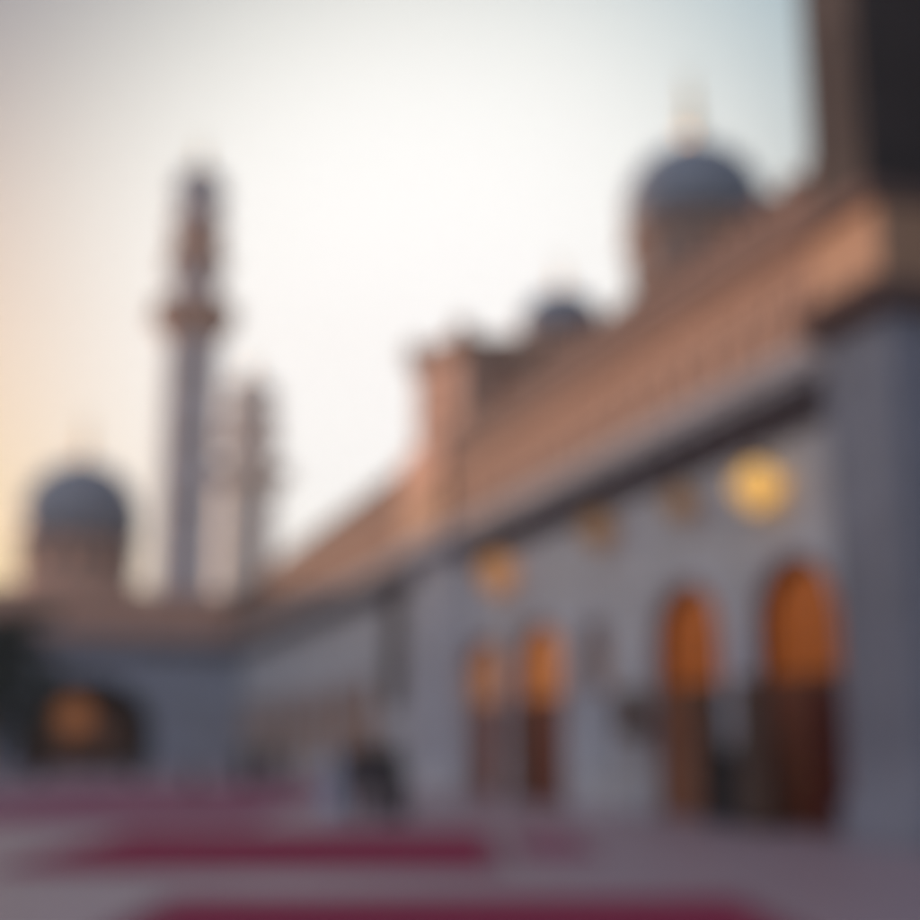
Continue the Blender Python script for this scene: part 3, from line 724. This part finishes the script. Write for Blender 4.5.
# ------------------------------------------------------------------ tree in front of the gate building
def tree(px, feet_py, h, r, label, seed, crown_z):
    rng = random.Random(seed); g = ground(px, feet_py)
    t = thing('leafy_tree', label, 'tree', g, 0)
    bm = bmesh.new()
    def limb(p, q, r0, r1):
        d = (q-p).normalized(); a = d.orthogonal().normalized(); b = d.cross(a); n = 8
        A = [bm.verts.new(p+(a*math.cos(2*PI*i/n)+b*math.sin(2*PI*i/n))*r0) for i in range(n)]
        Bv = [bm.verts.new(q+(a*math.cos(2*PI*i/n)+b*math.sin(2*PI*i/n))*r1) for i in range(n)]
        for i in range(n): bm.faces.new((A[i], A[(i+1) % n], Bv[(i+1) % n], Bv[i]))
        bm.faces.new(Bv)
    limb(Vector((0, 0, -0.05)), Vector((0.1, 0, crown_z*0.7)), 0.24, 0.16)
    tips = []
    for i in range(9):
        a = i*2.4; q = Vector((math.cos(a)*r*0.6, math.sin(a)*r*0.6, crown_z+(h-crown_z)*rng.uniform(0.2, 0.85)))
        limb(Vector((0.1, 0, crown_z*0.7)), q, 0.11, 0.03); tips.append(q)
    obj('trunk', bm, M['bark'], t)
    bm = bmesh.new()
    cen = [Vector((rng.gauss(0, r*0.42), rng.gauss(0, r*0.42), crown_z+(h-crown_z)*rng.random())) for _ in range(60)]+tips
    for c in cen:
        f = 1-0.35*abs((c.z-crown_z)/(h-crown_z)-0.4)
        for _ in range(130):
            p = c+Vector((rng.gauss(0, 0.38), rng.gauss(0, 0.38), rng.gauss(0, 0.30)))*f
            a = Vector((rng.uniform(-1, 1), rng.uniform(-1, 1), rng.uniform(-1, 1))).normalized(); b = a.orthogonal().normalized(); s = rng.uniform(0.06, 0.13)
            v = [bm.verts.new(p+a*s*1.6), bm.verts.new(p+b*s*0.7), bm.verts.new(p-a*s*1.6), bm.verts.new(p-b*s*0.7)]
            bm.faces.new(v)
    obj('crown', bm, M['leaf'], t)
tree(-6, 776, 8.4, 3.0, 'dark leafy tree at the picture edge in front of the gate building', 3, 1.9)

# ------------------------------------------------------------------ evening haze filling the air
bm = bmesh.new(); box(bm, -110, 160, -45, 255, -1.0, 85)
hz = obj('haze', bm, bpy.data.materials.new('evening_haze')); hz['kind'] = 'stuff'
hm = hz.data.materials[0]; hm.use_nodes = True; hn = hm.node_tree
hn.nodes.remove(hn.nodes['Principled BSDF'])
pv = hn.nodes.new('ShaderNodeVolumePrincipled'); pv.inputs['Color'].default_value = (0.95, 0.93, 0.90, 1)
pv.inputs['Density'].default_value = 0.0014; pv.inputs['Anisotropy'].default_value = 0.3
hn.links.new(pv.outputs[0], hn.nodes['Material Output'].inputs['Volume'])

# ------------------------------------------------------------------ light
SUN_EL = math.radians(4.5)
SUN_DIR = Vector((-math.sin(math.radians(36)), math.cos(math.radians(36)), 0))           # towards the sun
az = math.atan2(SUN_DIR.x, SUN_DIR.y)                      # clockwise from +Y
toward = Vector((SUN_DIR.x*math.cos(SUN_EL), SUN_DIR.y*math.cos(SUN_EL), math.sin(SUN_EL)))
sd = bpy.data.lights.new('sun', 'SUN'); sd.energy = 2.3; sd.angle = math.radians(0.8); sd.color = (1.0, 0.62, 0.42)
so = bpy.data.objects.new('sun', sd); C.objects.link(so)
so.rotation_euler = (-toward).to_track_quat('-Z', 'Y').to_euler(); so.location = toward*200
GAIN = (0.66, 0.68, 0.78)
LOBES = [(435, 345, 12.6, (4.6, 4.7, 4.1)), (-100, 600, 13.0, (1.9, 0.62, 0.0)), (780, -60, 11.0, (0.10, 0.26, 0.34))]
OVERHEAD_FILL = ((-0.62, -0.40, 0.68), 36.0, (1.40, 1.60, 2.10))      # unseen fill glow added above and behind the viewer for shaded walls
w = bpy.data.worlds.new('World'); sc.world = w; w.use_nodes = True
nt = w.node_tree; bg = nt.nodes['Background']
sky = nt.nodes.new('ShaderNodeTexSky'); sky.sky_type = 'NISHITA'; sky.sun_disc = False
sky.sun_elevation = SUN_EL; sky.sun_rotation = az
sky.air_density = 1.0; sky.dust_density = 3.0; sky.ozone_density = 2.0
EXPOSURE = 0.7
SKY = 0.15
def vmath(op, a, b=None, scale=None):
    n = nt.nodes.new('ShaderNodeVectorMath'); n.operation = op
    for i, v in enumerate((a, b)):
        if v is None: continue
        if isinstance(v, tuple): n.inputs[i].default_value = v
        else: nt.links.new(v, n.inputs[i])
    if scale is not None:
        if isinstance(scale, float): n.inputs['Scale'].default_value = scale
        else: nt.links.new(scale, n.inputs['Scale'])
    return n.outputs['Value'] if op == 'DOT_PRODUCT' else n.outputs['Vector']
def fmath(op, a, b=None):
    n = nt.nodes.new('ShaderNodeMath'); n.operation = op
    for i, v in enumerate((a, b)):
        if v is None: continue
        if isinstance(v, (int, float)): n.inputs[i].default_value = v
        else: nt.links.new(v, n.inputs[i])
    return n.outputs[0]
tcw = nt.nodes.new('ShaderNodeTexCoord'); dirv = tcw.outputs['Generated']
def lobe(px, py, width, col):                 # glow added to the sky round one direction
    g = (at(px, py, 100)-Vector((0, 0, EYE))).normalized()
    k = 2/math.radians(width)**2
    e = fmath('EXPONENT', fmath('MULTIPLY', fmath('SUBTRACT', vmath('DOT_PRODUCT', dirv, tuple(g)), 1.0), k))
    return vmath('SCALE', col, None, e)
acc = vmath('MULTIPLY', sky.outputs['Color'], tuple(SKY*c for c in GAIN))
for a in LOBES: acc = vmath('ADD', acc, lobe(*a))
_g = Vector(OVERHEAD_FILL[0]).normalized(); _k = 2/math.radians(OVERHEAD_FILL[1])**2
acc = vmath('ADD', acc, vmath('SCALE', OVERHEAD_FILL[2], None, fmath('EXPONENT', fmath('MULTIPLY', fmath('SUBTRACT', vmath('DOT_PRODUCT', dirv, tuple(_g)), 1.0), _k))))
sep = nt.nodes.new('ShaderNodeSeparateXYZ'); nt.links.new(acc, sep.inputs[0])
cmb = nt.nodes.new('ShaderNodeCombineXYZ')
for i in range(3):                            # soft clip: brightness levels off near the glow
    v = fmath('SUBTRACT', 1.0, fmath('EXPONENT', fmath('MULTIPLY', sep.outputs[i], -1.0)))
    nt.links.new(fmath('MULTIPLY', v, 1.22/SKY/2**EXPOSURE), cmb.inputs[i])
nt.links.new(cmb.outputs[0], bg.inputs['Color']); bg.inputs['Strength'].default_value = SKY

# ------------------------------------------------------------------ camera
cd = bpy.data.cameras.new('camera'); cam = bpy.data.objects.new('camera', cd); C.objects.link(cam); sc.camera = cam
cam.location = (0, 0, EYE)
F = Vector((st*cp, ct*cp, sp_))
cam.rotation_euler = F.to_track_quat('-Z', 'Y').to_euler()
cd.sensor_width = 36; cd.lens = 36*FPX/920; cd.clip_start = 0.05; cd.clip_end = 6000
if True:
    cd.dof.use_dof = True; cd.dof.focus_distance = 0.8; cd.dof.aperture_fstop = 1.8
sc.view_settings.view_transform = 'Standard'; sc.view_settings.look = 'None'
sc.view_settings.gamma = 1; sc.view_settings.exposure = EXPOSURE
sc.render.engine = 'CYCLES'
sc.cycles.use_denoising = True
sc.cycles.use_adaptive_sampling = False
sc.cycles.max_bounces = 6
